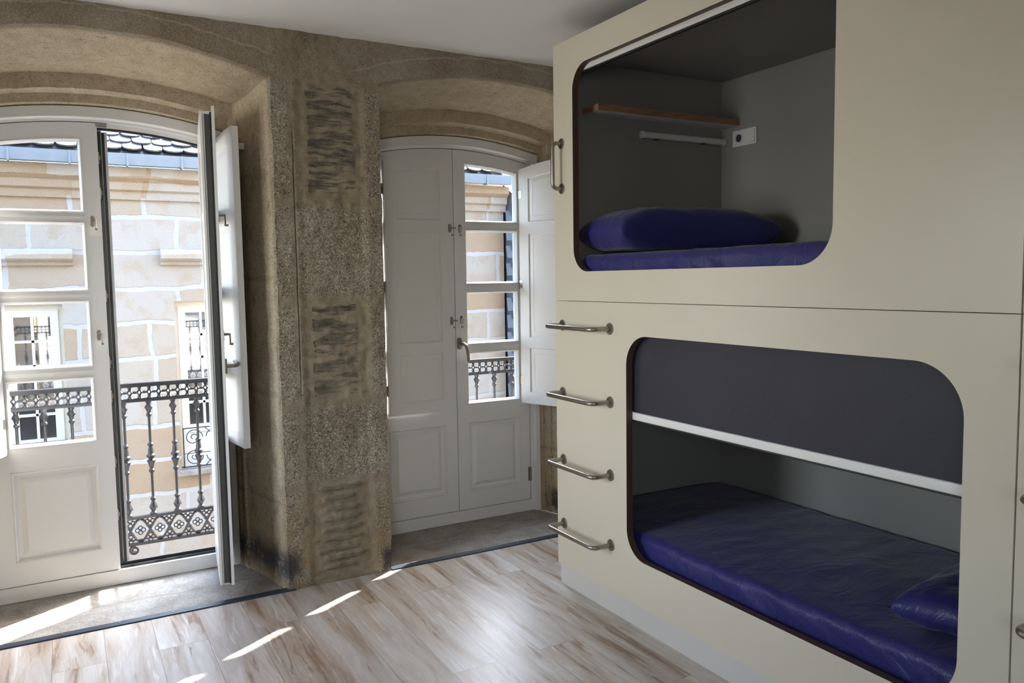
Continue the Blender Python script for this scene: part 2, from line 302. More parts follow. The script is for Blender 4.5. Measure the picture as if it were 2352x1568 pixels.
# ---------------------------------------------------------------- mesh helpers
class MB:
    def __init__(s): s.v = []; s.f = []; s.mi = []
    def add(s, vs, fs, mi=0, M4=None):
        b = len(s.v)
        for p in vs: s.v.append(tuple(M4 @ Vector(p)) if M4 else tuple(p))
        for f in fs: s.f.append([b+i for i in f]); s.mi.append(mi)
        return s
    def box(s, x0, x1, y0, y1, z0, z1, mi=0, M4=None):
        vs = [(x, y, z) for x in (x0, x1) for y in (y0, y1) for z in (z0, z1)]
        return s.add(vs, [(0, 1, 3, 2), (4, 6, 7, 5), (0, 4, 5, 1), (2, 3, 7, 6), (0, 2, 6, 4), (1, 5, 7, 3)], mi, M4)
    def prism(s, pts, a, b, axis=1, mi=0, M4=None):
        # pts 2D outline extruded along axis from a to b
        def P(u, v, t): return [(t, u, v), (u, t, v), (u, v, t)][axis]
        n = len(pts); vs = [P(u, v, a) for u, v in pts]+[P(u, v, b) for u, v in pts]
        fs = [list(range(n)), list(range(2*n-1, n-1, -1))]+[(i, (i+1) % n, n+(i+1) % n, n+i) for i in range(n)]
        return s.add(vs, fs, mi, M4)
    def tube(s, pts, r, seg=12, mi=0, M4=None, closed=False):
        pts = [Vector(p) for p in pts]; n = len(pts); vs = []; fs = []
        rr = r if isinstance(r, (list, tuple)) else [r]*n
        N = None
        for i, p in enumerate(pts):
            a = pts[(i-1) % n] if (i or closed) else p; b = pts[(i+1) % n] if (i < n-1 or closed) else p
            t = (b-a).normalized()
            if N is None: N = t.orthogonal().normalized()
            N = (N-t*N.dot(t)).normalized(); B = t.cross(N)
            for k in range(seg):
                an = 2*pi*k/seg; vs.append(p+(N*cos(an)+B*sin(an))*rr[i])
        for i in range(n if closed else n-1):
            for k in range(seg):
                j = (i+1) % n; fs.append((i*seg+k, i*seg+(k+1) % seg, j*seg+(k+1) % seg, j*seg+k))
        if not closed: fs += [list(range(seg))[::-1], list(range((n-1)*seg, n*seg))]
        return s.add(vs, fs, mi, M4)
    def lathe(s, prof, seg=14, M4=None, mi=0):   # prof (r,z) about z
        vs = [(r*cos(2*pi*k/seg), r*sin(2*pi*k/seg), z) for r, z in prof for k in range(seg)]
        fs = [(i*seg+k, i*seg+(k+1) % seg, (i+1)*seg+(k+1) % seg, (i+1)*seg+k) for i in range(len(prof)-1) for k in range(seg)]
        fs += [list(range(seg))[::-1], list(range((len(prof)-1)*seg, len(prof)*seg))]
        return s.add(vs, fs, mi, M4)
    def ring(s, c, rad, r, seg=20, sub=6, mi=0, sx=1, sz=1):  # ring in xz plane
        return s.tube([(c[0]+rad*sx*cos(2*pi*k/seg), c[1], c[2]+rad*sz*sin(2*pi*k/seg)) for k in range(seg)], r, sub, mi, closed=True)
    def loops(s, lps, mi=0, M4=None, cap=True):
        n = len(lps[0]); vs = [p for l in lps for p in l]
        fs = [(i*n+k, i*n+(k+1) % n, (i+1)*n+(k+1) % n, (i+1)*n+k) for i in range(len(lps)-1) for k in range(n)]
        if cap: fs.append([(len(lps)-1)*n+k for k in range(n)])
        return s.add(vs, fs, mi, M4)
    def build(s, name, mats, parent=None, bevel=0, sharp=32, smooth=True, merge=True, solid=0):
        me = bpy.data.meshes.new(name); me.from_pydata(s.v, [], s.f)
        for mm in (mats if isinstance(mats, (list, tuple)) else [mats]): me.materials.append(M[mm])
        for p, i in zip(me.polygons, s.mi): p.material_index = i
        bm = bmesh.new(); bm.from_mesh(me)
        if merge: bmesh.ops.remove_doubles(bm, verts=bm.verts, dist=1e-5)
        bmesh.ops.recalc_face_normals(bm, faces=bm.faces)
        if bevel:
            es = [e for e in bm.edges if len(e.link_faces) == 2 and e.calc_face_angle(0) > R(50)]
            bmesh.ops.bevel(bm, geom=es, offset=bevel, segments=2, profile=.6, affect='EDGES', clamp_overlap=True)
        for f in bm.faces: f.smooth = smooth
        for e in bm.edges:
            if len(e.link_faces) == 2 and e.calc_face_angle(0) > R(sharp): e.smooth = False
        bm.to_mesh(me); bm.free(); me.update()
        o = bpy.data.objects.new(name, me); C.objects.link(o); o.parent = parent
        return o

def tag(o, label=None, cat=None, group=None, kind=None):
    if label: o['label'] = label
    if cat: o['category'] = cat
    if group: o['group'] = group
    if kind: o['kind'] = kind
    return o
def empty(name, loc=(0, 0, 0), label=None, cat=None, group=None, kind=None):
    o = bpy.data.objects.new(name, None); C.objects.link(o); o.location = loc; o.empty_display_size = .1
    return tag(o, label, cat, group, kind)
def at_origin(mb, org):           # move a builder's vertices so that they are relative to org
    mb.v = [(p[0]-org[0], p[1]-org[1], p[2]-org[2]) for p in mb.v]; return mb
def arc_pts(cx, cy, r, a0, a1, n): return [(cx+r*cos(a0+(a1-a0)*k/n), cy+r*sin(a0+(a1-a0)*k/n)) for k in range(n+1)]
def rrect(u0, u1, v0, v1, r, n=8):
    rs = r if isinstance(r, (list, tuple)) else [r]*4   # bl, br, tr, tl
    return (arc_pts(u0+rs[0], v0+rs[0], rs[0], pi, 1.5*pi, n)+arc_pts(u1-rs[1], v0+rs[1], rs[1], 1.5*pi, 2*pi, n)
            + arc_pts(u1-rs[2], v1-rs[2], rs[2], 0, .5*pi, n)+arc_pts(u0+rs[3], v1-rs[3], rs[3], .5*pi, pi, n))

# ---------------------------------------------------------------- stone wall with two splayed doorways
def disp(p, amp=1.0):
    q = Vector(p); v = noise.noise_vector(q*7)*.006+noise.noise_vector(q*26)*.0035
    a = max(0, min(1, (4.34-p[1])/.1)) if p[1] > 4.2 else 1
    if p[2] < .02: v.z = 0
    return q+v*amp*a
# stations: y, half width left, half width right, apex height
ST = [(YW, .705, .705, 2.578), (4.10, .645, .645, 2.508), (4.25, .607, .607, 2.484), (4.252, .594, .594, 2.415),
      (4.31, .588, .588, 2.402), (4.312, .575, .575, 2.362), (4.40, .572, .572, 2.352), (4.565, .60, .615, 2.30)]
def stations(left_in):
    out = []
    for i, (y, hl, hr, a) in enumerate(ST):
        out.append((y, hl-left_in*max(0, 1-i/3), hr, a))
    return out
def contour(cx, hl, hr, apex, nj=46, na=44):
    zl = apex-hl*hl/(2*ARC); zr = apex-hr*hr/(2*ARC)
    pts = [(cx-hl, zl*k/nj) for k in range(nj)]
    pts += [(cx-hl+(hl+hr)*k/na, apex-(-hl+(hl+hr)*k/na)**2/(2*ARC)) for k in range(na+1)]
    pts += [(cx+hr, zr*(nj-1-k)/nj) for k in range(nj)]
    return pts
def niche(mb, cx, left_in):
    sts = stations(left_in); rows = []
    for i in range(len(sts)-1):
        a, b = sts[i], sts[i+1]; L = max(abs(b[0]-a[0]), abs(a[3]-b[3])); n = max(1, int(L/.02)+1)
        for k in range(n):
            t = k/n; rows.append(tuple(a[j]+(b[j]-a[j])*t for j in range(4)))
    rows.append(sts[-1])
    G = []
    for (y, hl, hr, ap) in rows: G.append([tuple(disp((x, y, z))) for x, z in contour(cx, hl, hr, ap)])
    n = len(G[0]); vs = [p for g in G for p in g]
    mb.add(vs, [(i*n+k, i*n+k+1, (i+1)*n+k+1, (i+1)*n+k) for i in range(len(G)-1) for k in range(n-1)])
ZC = 2.70
# slate slivers of the pillar's rubble infill
rs = random.Random(11); SLV = []
z = 2.425
while z > 1.93:
    n = rs.choice((2, 2, 3)); x = 1.035+rs.uniform(0, .02)
    for k in range(n):
        L = (.25/n)*rs.uniform(.55, 1.0); xc = x+L/2; SLV.append((xc, z+rs.uniform(-.006, .006), L/2, rs.uniform(.004, .010), rs.uniform(-.01, .04))); x += .25/n
    z -= rs.uniform(.024, .036)
z = 1.375
while z > .94:
    n = rs.choice((1, 2, 2)); x = 1.035
    for k in range(n):
        L = (.24/n)*rs.uniform(.6, 1.0); SLV.append((x+L/2+rs.uniform(0, .015), z+rs.uniform(-.006, .006), L/2, rs.uniform(.006, .013), rs.uniform(-.08, .08))); x += .24/n
    z -= rs.uniform(.030, .044)
z = .475
while z > .03:
    L = rs.uniform(.17, .26); SLV.append((1.15+rs.uniform(-.02, .02), z, L/2, rs.uniform(.009, .019), rs.uniform(.0, .08)))
    z -= rs.uniform(.038, .058)
def slate(x, z):
    best = 0
    for (xc, zc, hx, hz, sl) in SLV:
        dz = z-zc-(x-xc)*sl
        if z > .5 or abs(dz) > hz*2 or abs(x-xc) > hx*1.3: continue
        nn = noise.noise(Vector((x*24, z*50, zc*9)))*.65
        d = 1-(abs((x-xc)/hx)**8+(dz/hz)**2)+nn
        best = max(best, min(1, d*1.2))
    return max(0, best)
def wall_patch(mb, xs, zf, nz, attr=None):
    G = []
    for x in xs:
        z0 = zf(x); col = []
        for k in range(nz+1):
            zz = z0+(ZC-z0)*k/nz; sl = slate(x, zz) if attr is not None else 0
            p = disp((x, YW, zz))
            if attr is not None and .985 < x < 1.335 and zz < 2.46:
                edge = min(1, (x-.985)/.03, (1.335-x)/.03); p.y += edge*(.006-.012*sl)
                p.y += edge*.004*noise.noise(Vector((x*5, 0, zz*55)))
            col.append(tuple(p)); 
            if attr is not None: attr.append(sl)
        G.append(col)
    n = nz+1; b = len(mb.v); mb.add([p for g in G for p in g], [(i*n+k, (i+1)*n+k, (i+1)*n+k+1, i*n+k+1) for i in range(len(G)-1) for k in range(nz)])
    return b
def frange(a, b, n): return [a+(b-a)*k/n for k in range(n+1)]
LI2 = .048
wall = MB(); attr = []
b0 = wall_patch(wall, frange(C1+.705, C2-.705+LI2, 88), lambda x: 0, 420, attr)
npil = len(attr)
h1, h2l, h2r = .705, .705-LI2, .705
wall_patch(wall, frange(C1-h1, C1+h1, 44), lambda x: 2.578-(x-C1)**2/(2*ARC), 14)
wall_patch(wall, frange(C2-h2l, C2+h2r, 44), lambda x: 2.578-(x-C2)**2/(2*ARC), 14)
wall_patch(wall, frange(C1-2.4, C1-h1, 50), lambda x: 0, 80)
wall_patch(wall, frange(C2+h2r, 3.3, 16), lambda x: 0, 80)
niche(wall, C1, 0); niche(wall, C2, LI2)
# street face, unseen, colour darkened to cut its bounced light
nin = len(wall.f)
YE = 4.565
for a, b in ((-3.0, C1-.60), (C1+.60, C2-.60), (C2+.60, 8.0)): wall.add([(a, YE, -4), (b, YE, -4), (b, YE, 5), (a, YE, 5)], [(0, 1, 2, 3)])
for c in (C1, C2):
    wall.add([(c-.60, YE, -4), (c+.60, YE, -4), (c+.60, YE, 0), (c-.60, YE, 0)], [(0, 1, 2, 3)])
    xs = frange(c-.60, c+.60, 24)
    for i in range(24):
        wall.add([(xs[i], YE, 2.30-(xs[i]-c)**2/(2*ARC)), (xs[i+1], YE, 2.30-(xs[i+1]-c)**2/(2*ARC)), (xs[i+1], YE, 5), (xs[i], YE, 5)], [(0, 1, 2, 3)])
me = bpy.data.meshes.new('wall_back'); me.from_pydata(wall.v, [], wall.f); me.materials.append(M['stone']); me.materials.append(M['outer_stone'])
for i in range(nin, len(me.polygons)): me.polygons[i].material_index = 1
av = me.attributes.new('slate', 'FLOAT', 'POINT')
for i in range(npil): av.data[i].value = attr[i]
me.polygons.foreach_set('use_smooth', [True]*len(me.polygons)); me.update()
bm = bmesh.new(); bm.from_mesh(me)
for e in bm.edges:
    if len(e.link_faces) == 2 and e.calc_face_angle(0) > R(60): e.smooth = False
bm.to_mesh(me); bm.free()
wo = bpy.data.objects.new('wall_back', me); C.objects.link(wo)
tag(wo, 'exposed brown granite wall with two splayed arched doorways and slate-filled pillar', 'wall', kind='structure')

# ---------------------------------------------------------------- room shell
XL, XR, YB, ZT = -2.1, 3.2, -2.6, 2.685
tag(MB().box(XL, XR, YB, YW+.003, -.12, 0).build('floor', 'floor'), 'whitewashed wood-look laminate floor with brown streaks', 'floor', kind='structure')
cm = MB(); xs = frange(XL, XR, 90)
rim = [YW+.012+.006*noise.noise(Vector((x*9, 0, 1))) for x in xs]
cm.add([(x, YB, ZT) for x in xs]+[(x, y-.25, ZT) for x, y in zip(xs, rim)]+[(x, y, ZT+.004*noise.noise(Vector((x*14, 3, 1)))-.003) for x, y in zip(xs, rim)],
       [(r_*91+i, r_*91+i+1, (r_+1)*91+i+1, (r_+1)*91+i) for r_ in range(2) for i in range(90)])
cm.box(XL, XR, YB, YW+.06, ZT+.02, ZT+.15)
tag(cm.build('ceiling', 'plaster'), 'smooth white plaster ceiling meeting the stone wall', 'ceiling', kind='structure')
wl = MB(); wl.box(XL-.1, XL, YB, 2.22, 0, ZT+.02); wl.box(XL-.1, XL, 3.48, YW, 0, ZT+.02); wl.box(XL-.1, XL, 2.22, 3.48, 0, .85); wl.box(XL-.1, XL, 2.22, 3.48, 2.35, ZT+.02)
w2 = empty('added_window_2', (XL-.05, 2.85, .85), 'made-up window added to the left side wall for fill light, outside the picture', 'window', kind='structure')  # invented window around the added side fill light
b = MB()
for a in (2.22, 2.825, 3.43): b.box(XL-.08, XL-.03, a, a+.05, .85, 2.35)
b.box(XL-.08, XL-.03, 2.22, 3.48, .85, .90); b.box(XL-.08, XL-.03, 2.22, 3.48, 2.30, 2.35)
at_origin(b, w2.location).build('window_frame', 'paint', w2, merge=False)
tag(wl.build('wall_left', 'wallpaint', merge=False), 'white side wall left of the doorways, outside the picture', 'wall', kind='structure')
tag(MB().box(XR, XR+.1, YB, YW, 0, ZT+.02).build('wall_right', 'wallpaint'), 'white wall behind the bunk beds', 'wall', kind='structure')
fr = MB(); x0, x1, z0, z1 = -1.95, -1.05, .95, 2.35  # opening made up to let the back fill light in
fr.box(XL, x0, YB-.12, YB, 0, ZT+.02); fr.box(x1, XR, YB-.12, YB, 0, ZT+.02); fr.box(x0, x1, YB-.12, YB, 0, z0); fr.box(x0, x1, YB-.12, YB, z1, ZT+.02)
tag(fr.build('wall_front', 'wallpaint', merge=False), 'white wall behind the camera with an opening added for fill light', 'wall', kind='structure')
wn = empty('added_window_1', ((x0+x1)/2, YB-.06, z0), 'made-up window added behind the camera for fill light', 'window', kind='structure')  # invented window in front of the added back fill light
b = MB()
for a in (x0, (x0+x1)/2-.03, x1-.06): b.box(a, a+.06, YB-.09, YB-.04, z0, z1)
b.box(x0, x1, YB-.09, YB-.04, z0, z0+.06); b.box(x0, x1, YB-.09, YB-.04, z1-.06, z1)
at_origin(b, wn.location).build('window_frame', 'paint', wn, merge=False)

# stone sills inside the doorways and rubber strips
for i, (c, hl, la) in enumerate(((C1, .705, 'left'), (C2, .657, 'right'))):
    g = MB(); nx, ny = 50, 26; pts = []
    for j in range(ny+1):
        y = YW+.004+(4.56-YW)*j/ny; t = min(1, (y-YW)/.42); ha = hl-(hl-.602)*t+.012; hb = .705-.103*t+.012
        for k in range(nx+1):
            x = c-ha+(ha+hb)*k/nx; pts.append((x, y, -.002+.004*noise.noise(Vector((x*6, y*6, 0)))-.002*abs(noise.noise(Vector((x*30, y*30, 5))))))
    g.add(pts, [(j*(nx+1)+k, j*(nx+1)+k+1, (j+1)*(nx+1)+k+1, (j+1)*(nx+1)+k) for j in range(ny) for k in range(nx)])
    g.box(c-.72, c+.72, YW+.006, 4.56, -.12, -.02)
    tag(g.build('trim_%d' % (i+1), 'sill', merge=False), 'worn granite threshold slab inside the %s doorway' % la, 'threshold', kind='structure')
st = MB(); st.prism([(YW-.012, .0), (YW-.008, .006), (YW+.026, .009), (YW+.034, .001)], C1-1.0, C1+.735, 0)
for k in range(7): st.lathe([(.004, 0), (.004, .0015), (.001, .002)], 8, Matrix.Translation((C1-.7+k*.22, YW+.010, .008)), 1)
tag(st.build('trim_3', ['strip', 'nickel']), 'dark rubber edging strip along the left stone threshold', 'edging strip', kind='structure')
st = MB(); st.prism([(YW-.012, .0), (YW-.008, .006), (YW+.026, .009), (YW+.034, .001)], C2-.655, C2+.72, 0)
for k in range(6): st.lathe([(.004, 0), (.004, .0015), (.001, .002)], 8, Matrix.Translation((C2-.55+k*.22, YW+.010, .008)), 1)
tag(st.build('trim_4', ['strip', 'nickel']), 'dark rubber edging strip along the right stone threshold', 'edging strip', kind='structure')

# ---------------------------------------------------------------- balcony doors
LW = .515; YF = 4.38
def ztop(d, apex): return apex-d*d/(2*ARC)      # d = distance from doorway centre
def panel(mb, u0, u1, z0, top, steps, cap=True, mi=0):
    # steps: (inset, y)
    lps = []
    for ins, y in steps:
        a, b = u0+ins, u1-ins; n = 10
        lp = [(a, y, z0+ins), (b, y, z0+ins)]+[(b-(b-a)*k/n, y, top(b-(b-a)*k/n)-ins) for k in range(n+1)]
        lps.append(lp)
    mb.loops(lps, mi, cap=cap)
def arch_slab(mb, u0, u1, y0, y1, zb, zt, n=14, mi=0):
    us = frange(u0, u1, n)
    pts = [(u, zb(u)) for u in us]+[(u, zt(u)) for u in reversed(us)]
    # split to quads for clean shading
    for i in range(n):
        a, b_ = us[i], us[i+1]
        vs = [(x, y, z) for (x, z) in ((a, zb(a)), (b_, zb(b_)), (b_, zt(b_)), (a, zt(a))) for y in (y0, y1)]
        fs = [(0, 2, 4, 6), (1, 7, 5, 3), (0, 1, 3, 2), (4, 5, 7, 6)]
        if i == 0: fs.append((0, 6, 7, 1))
        if i == n-1: fs.append((2, 3, 5, 4))
        mb.add(vs, fs, mi)
ROWS = [(.735, 1.056), (1.106, 1.430), (1.476, 1.808), (1.853, None)]
def make_leaf(parent, side, lip):
    """u runs from the hinge (0) to the meeting edge (LW); y 0 = room face, outwards +"""
    mb = MB(); G0, G1 = .072, .440
    top = lambda u: ztop(LW-u, 2.283); gtop = lambda u: ztop(LW-u, 2.208)
    arch_slab(mb, 0, G0, 0, .062, lambda u: .075, top, 2)
    arch_slab(mb, G1, LW-.002, 0, .062, lambda u: .075, top, 2)
    mb.box(G0, G1, .0, .062, .075, .185); mb.box(G0, G1, .0, .062, .622, .735)
    arch_slab(mb, G0, G1, 0, .062, gtop, top, 10)
    for (a, b_), (c_, d) in zip(ROWS[:-1], ROWS[1:]):
        mb.box(G0, G1, .004, .056, b_, c_)
        mb.box(G0, G1, -.001, .004, b_+.016, c_-.016)
    for (a, b_) in ROWS:
        tp = (lambda u: gtop(u)) if b_ is None else (lambda u, z=b_: z)
        panel(mb, G0-.001, G1+.001, a-.001, lambda u, tp=tp: tp(u)+.001, [(0, -.0005), (.003, -.0035), (.006, -.002), (.012, .012), (.014, .030)], cap=False)
        panel(mb, G0-.001, G1+.001, a-.001, lambda u, tp=tp: tp(u)+.001, [(0, .058), (.014, .040), (.014, .030)], cap=False)
    panel(mb, G0, G1, .185, lambda u: .622, [(0, -.001), (.004, -.004), (.008, -.001), (.014, .018), (.030, .018), (.055, .004)])
    panel(mb, G0, G1, .185, lambda u: .622, [(0, .062), (.014, .045)])
    for u in (G0, G1):      # joint lines between stiles and rails
        pass
    if lip:
        arch_slab(mb, LW-.004, LW+.014, -.001, .012, lambda u: .075, lambda u: ztop(LW-u, 2.283)+.022, 2)
        arch_slab(mb, 0, LW, -.001, .010, lambda u: top(u)-.002, lambda u: top(u)+.022, 12)
    else:
        pass
    s = 1 if side == 'L' else -1
    if s < 0: mb.v = [(-p[0], p[1], p[2]) for p in mb.v]
    leaf = mb.build('leaf', 'paint', parent, bevel=0, merge=False, sharp=25)
    for (a, b_) in ROWS:
        g = MB(); zt = (lambda u: gtop(u)-.008) if b_ is None else (lambda u, z=b_: z-.008)
        arch_slab(g, G0+.008, G1-.008, .0290, .0315, lambda u: a+.008, zt, 8)
        if s < 0: g.v = [(-p[0], p[1], p[2]) for p in g.v]
        g.build('glass_pane', 'glass', leaf)
    return leaf
def sub(mb, name, mats, parent, s=1, label=None, bevel=0):
    if s < 0: mb.v = [(-p[0], p[1], p[2]) for p in mb.v]
    o = mb.build(name, mats, parent, bevel=bevel, merge=False)
    if label: o['label'] = label
    return o
def espag(u, z, s, parent, drop=True):     # small oval plate with a turning crank
    m_ = MB(); m_.prism([(x+u, zz+z) for x, zz in rrect(-.0085, .0085, -.026, .026, .0084, 5)], -.005, 0, 1)
    m_.tube([(u+.001, -.004, z+.006), (u+.001, -.030, z+.006)], [.0075, .005], 10)
    m_.tube([(u+.001, -.028, z+.006), (u+.012, -.030, z+.006)], .0045, 8)
    m_.tube([(u+.012, -.030, z+.010), (u+.013, -.031, z-.040)], .0035, 8)
    m_.tube([(u+.013, -.026, z-.040), (u+.013, -.044, z-.040)], [.0045, .006], 8)
    return sub(m_, 'shutter_catch', 'nickel', parent, s)
def lever(u, z, s, parent, turned=False):
    m_ = MB(); m_.prism([(x+u, zz+z) for x, zz in rrect(-.015, .015, -.036, .036, .0149, 7)], -.011, 0, 1)
    m_.tube([(u, -.010, z), (u, -.040, z)], .0095, 12)
    P_ = [(0, -.040, 0), (.006, -.052, -.001), (.018, -.058, -.010), (.028, -.057, -.035), (.034, -.054, -.070), (.037, -.052, -.108)]
    # a turned handle lies level, pointing back to the hinge side
    m_.tube([(u+b_*1.0, y, z+a*.3) if turned else (u-a, y, z+b_) for a, y, b_ in P_],
            [.0095, .0105, .0105, .0098, .0092, .0085], 12)
    return sub(m_, 'lever_handle', 'steel', parent, s, 'curved steel lever handle on oval rose')
def make_shutter(parent):
    """u 0 = hinge edge .. .418; local y -.031 = room face when closed, 0 = against leaf"""
    W_ = .418; mb = MB(); T = .030
    top = lambda u: ztop(LW-.064-u, 2.232)
    st_, pz = .072, [(.785, 1.068), (1.135, 1.785), (1.858, None)]
    arch_slab(mb, 0, st_, -T, 0, lambda u: .712, top, 3); arch_slab(mb, W_-st_, W_, -T, 0, lambda u: .712, top, 3)
    zs = [.712, .785, 1.068, 1.135, 1.785, 1.858]
    for a, b_ in ((.712, .785), (1.068, 1.135), (1.785, 1.858)): mb.box(st_, W_-st_, -T, 0, a, b_)
    ptop = lambda u: top(u)-.072
    arch_slab(mb, st_, W_-st_, -T, 0, ptop, top, 8)
    for a, b_ in pz:
        tp = ptop if b_ is None else (lambda u, z=b_: z)
        panel(mb, st_, W_-st_, a, tp, [(0, -T), (.004, -T+.006), (.006, -T+.008), (.034, -T+.003), (.036, -T+.0045), (.040, -T+.0045)])
        panel(mb, st_, W_-st_, a, tp, [(0, 0), (.004, -.006), (.006, -.008), (.034, -.003), (.036, -.0045), (.040, -.0045)])
    return mb, W_
def place_shutter(door, c, side, ang, loc=None):
    s = 1 if side == 'L' else -1
    mb, W_ = make_shutter(door)
    if s < 0: mb.v = [(-p[0], p[1], p[2]) for p in mb.v]
    o = mb.build('shutter', 'paint', door, merge=False, sharp=25)
    hx = (c-LW+.064) if s > 0 else (c+LW-.064)
    o.location = (hx-c, YF-.010-YF, 0)
    if loc: o.location = (loc[0]-c, loc[1]-YF, 0)
    o.rotation_euler = (0, 0, -s*ang)
    for z in (.86, 1.47, 2.03):
        h = MB(); h.tube([(-.004, -.004, z-.03), (-.004, -.004, z+.03)], .0055, 10); h.box(-.004, .022, -.0015, .001, z-.024, z+.024)
        sub(h, 'hinge', 'nickel', o, s)
    return o, s
def frame(door, c):
    mb = MB()
    # swept profile: (offset from leaf opening half width, apex, y)
    prof = [(.574, 2.354, 4.40), (.574, 2.354, 4.348), (.572, 2.352, 4.345), (.543, 2.304, 4.345), (.541, 2.301, 4.349), (.538, 2.297, 4.372), (.519, 2.287, 4.374), (.5185, 2.2865, 4.40), (.500, 2.266, 4.403), (.500, 2.266, 4.445), (.555, 2.32, 4.447), (.574, 2.354, 4.40)]
    G = [[(x-c, y-YF, z) for x, z in contour(c, h, h, a, 6, 30)] for h, a, y in prof]
    n = len(G[0]); mb.add([p for g in G for p in g], [(i*n+k, i*n+k+1, (i+1)*n+k+1, (i+1)*n+k) for i in range(len(G)-1) for k in range(n-1)])
    mb.box(-.574, .574, 4.372-YF, .068, 0, .072)
    f = mb.build('frame', 'paint', door, merge=False, sharp=30)
    sl = MB(); sl.box(-.512, .512, .012, .062, .0725, .084, 0); sl.box(-.5, .5, .028, .034, .084, .098, 0)
    sl.box(-.5, .5, .036, .066, .084, .090, 1)
    sl.build('threshold_rail', ['gasket', 'nickel'], f, merge=False)
    gk = MB()
    for off, y in ((.498, .026), (.498, .046)):
        gg = [[(x-c, y+dy, z) for x, z in contour(c, off-dd, off-dd, 2.264-dd, 6, 30)] for dd, dy in ((-.003, 0), (.006, 0), (.006, .009), (-.003, .009))]
        n = len(gg[0]); gk.add([p for g in gg for p in g], [(i*n+k, i*n+k+1, (i+1)*n+k+1, (i+1)*n+k) for i in range(3) for k in range(n-1)])
    gk.build('weather_seal', 'gasket', f, merge=False)
    return f
def french_door(c, idx, open_right, label, sh_l, sh_r):
    d = empty('door_%d' % idx, (c, YF, 0), label, 'balcony door', kind='structure')
    frame(d, c)
    L = make_leaf(d, 'L', False); L.location = (-LW, 0, 0)
    Rr = make_leaf(d, 'R', open_right > 0); Rr.location = (LW, 0, 0)
    # rear lip of the left leaf with its seal and strike plates
    m_ = MB(); m_.box(LW-.004, LW+.018, .040, .050, .080, 2.255); m_.box(LW+.018, LW+.042, .046, .060, .080, 2.250)
    sub(m_, 'rebate_strip', 'paint', L)
    m_ = MB(); m_.box(LW-.002, LW+.012, .026, .0395, .080, 2.250); m_.box(LW+.018, LW+.030, .034, .0455, .085, 2.245); sub(m_, 'seal', 'gasket', L)
    if open_right:
        m_ = MB()
        for z in (.35, .62, .95, 1.12, 1.45, 1.95, 2.12): m_.box(LW-.003, LW+.003, .008, .026, z-.028, z+.028); m_.box(LW, LW+.008, .012, .022, z-.01, z+.012)
        sub(m_, 'strike_plate', 'nickel', L)
        m_ = MB(); m_.box(LW-.008, LW+.040, -.004, .008, 2.268, 2.284); sub(m_, 'shoot_bolt', 'nickel', L)
    for z in (1.812, 1.258):
        espag(LW-.042, z, 1, L)
        espag(LW-.040, z, -1, Rr)
    lever(LW-.022, 1.115, -1, Rr, turned=bool(open_right))
    for z in (.24, 2.05):
        h = MB(); h.tube([(LW+.003, -.006, z-.045), (LW+.003, -.006, z+.045)], .007, 10); sub(h, 'hinge', 'nickel', Rr, -1) if 0 else None
        h2 = MB(); h2.tube([(.0, -.007, z-.045), (.0, -.007, z+.045)], .007, 10); h2.box(-.016, .016, -.002, .001, z-.045, z+.045); sub(h2, 'hinge', 'nickel', Rr, -1)
    if open_right:
        Rr.rotation_euler = (0, 0, open_right)
        m_ = MB(); m_.box(LW-.003, LW+.0015, .0205, .043, .085, 2.27)
        for k in range(30): z = .13+k*.072; m_.box(LW+.001, LW+.0024, .028, .034, z, z+.006)
        sub(m_, 'lock_strip', 'lock', Rr, -1, 'long grey metal lock strip on the leaf edge')
        m_ = MB(); m_.box(LW-.003, LW+.004, .0125, .0200, .080, 2.28); sub(m_, 'seal', 'gasket', Rr, -1)
        m_ = MB(); m_.box(LW-.003, LW+.006, .052, .062, .08, 2.27); m_.box(LW-.001, LW+.003, .044, .047, .08, 2.27); sub(m_, 'edge_bead', 'paint', Rr, -1)
    o, s = place_shutter(d, c, 'L', sh_l); k = MB()
    if sh_l < .1:
        for z in (1.812, 1.258): k.prism([(x+.405, zz+z) for x, zz in rrect(-.0085, .0085, -.026, .026, .0084, 5)], -.035, -.030, 1); k.tube([(.405, -.034, z), (.405, -.046, z)], .008, 10); k.tube([(.405, -.042, z), (.440, -.042, z)], .0045, 8)
        sub(k, 'shutter_bolt', 'nickel', o, 1)
    place_shutter(d, c, 'R', sh_r, (.659, 4.312) if open_right else None)
    return d
d1 = french_door(C1, 1, R(83.5), 'white arched balcony door standing open on the left, its right leaf swung inward', R(112), R(97))
d2 = french_door(C2, 2, 0, 'white arched balcony door beside the bunk bed, its left shutter closed', R(0), R(112))
tag(at_origin(MB().box(.772, .86, 4.14, 4.18, 2.165, 2.197), (.82, 4.16, 2.165)).build('shutter_stop', 'paint', bevel=.002),
    'small white block fixed to the stone jamb behind the open shutter', 'shutter stop').location = (.82, 4.16, 2.165)

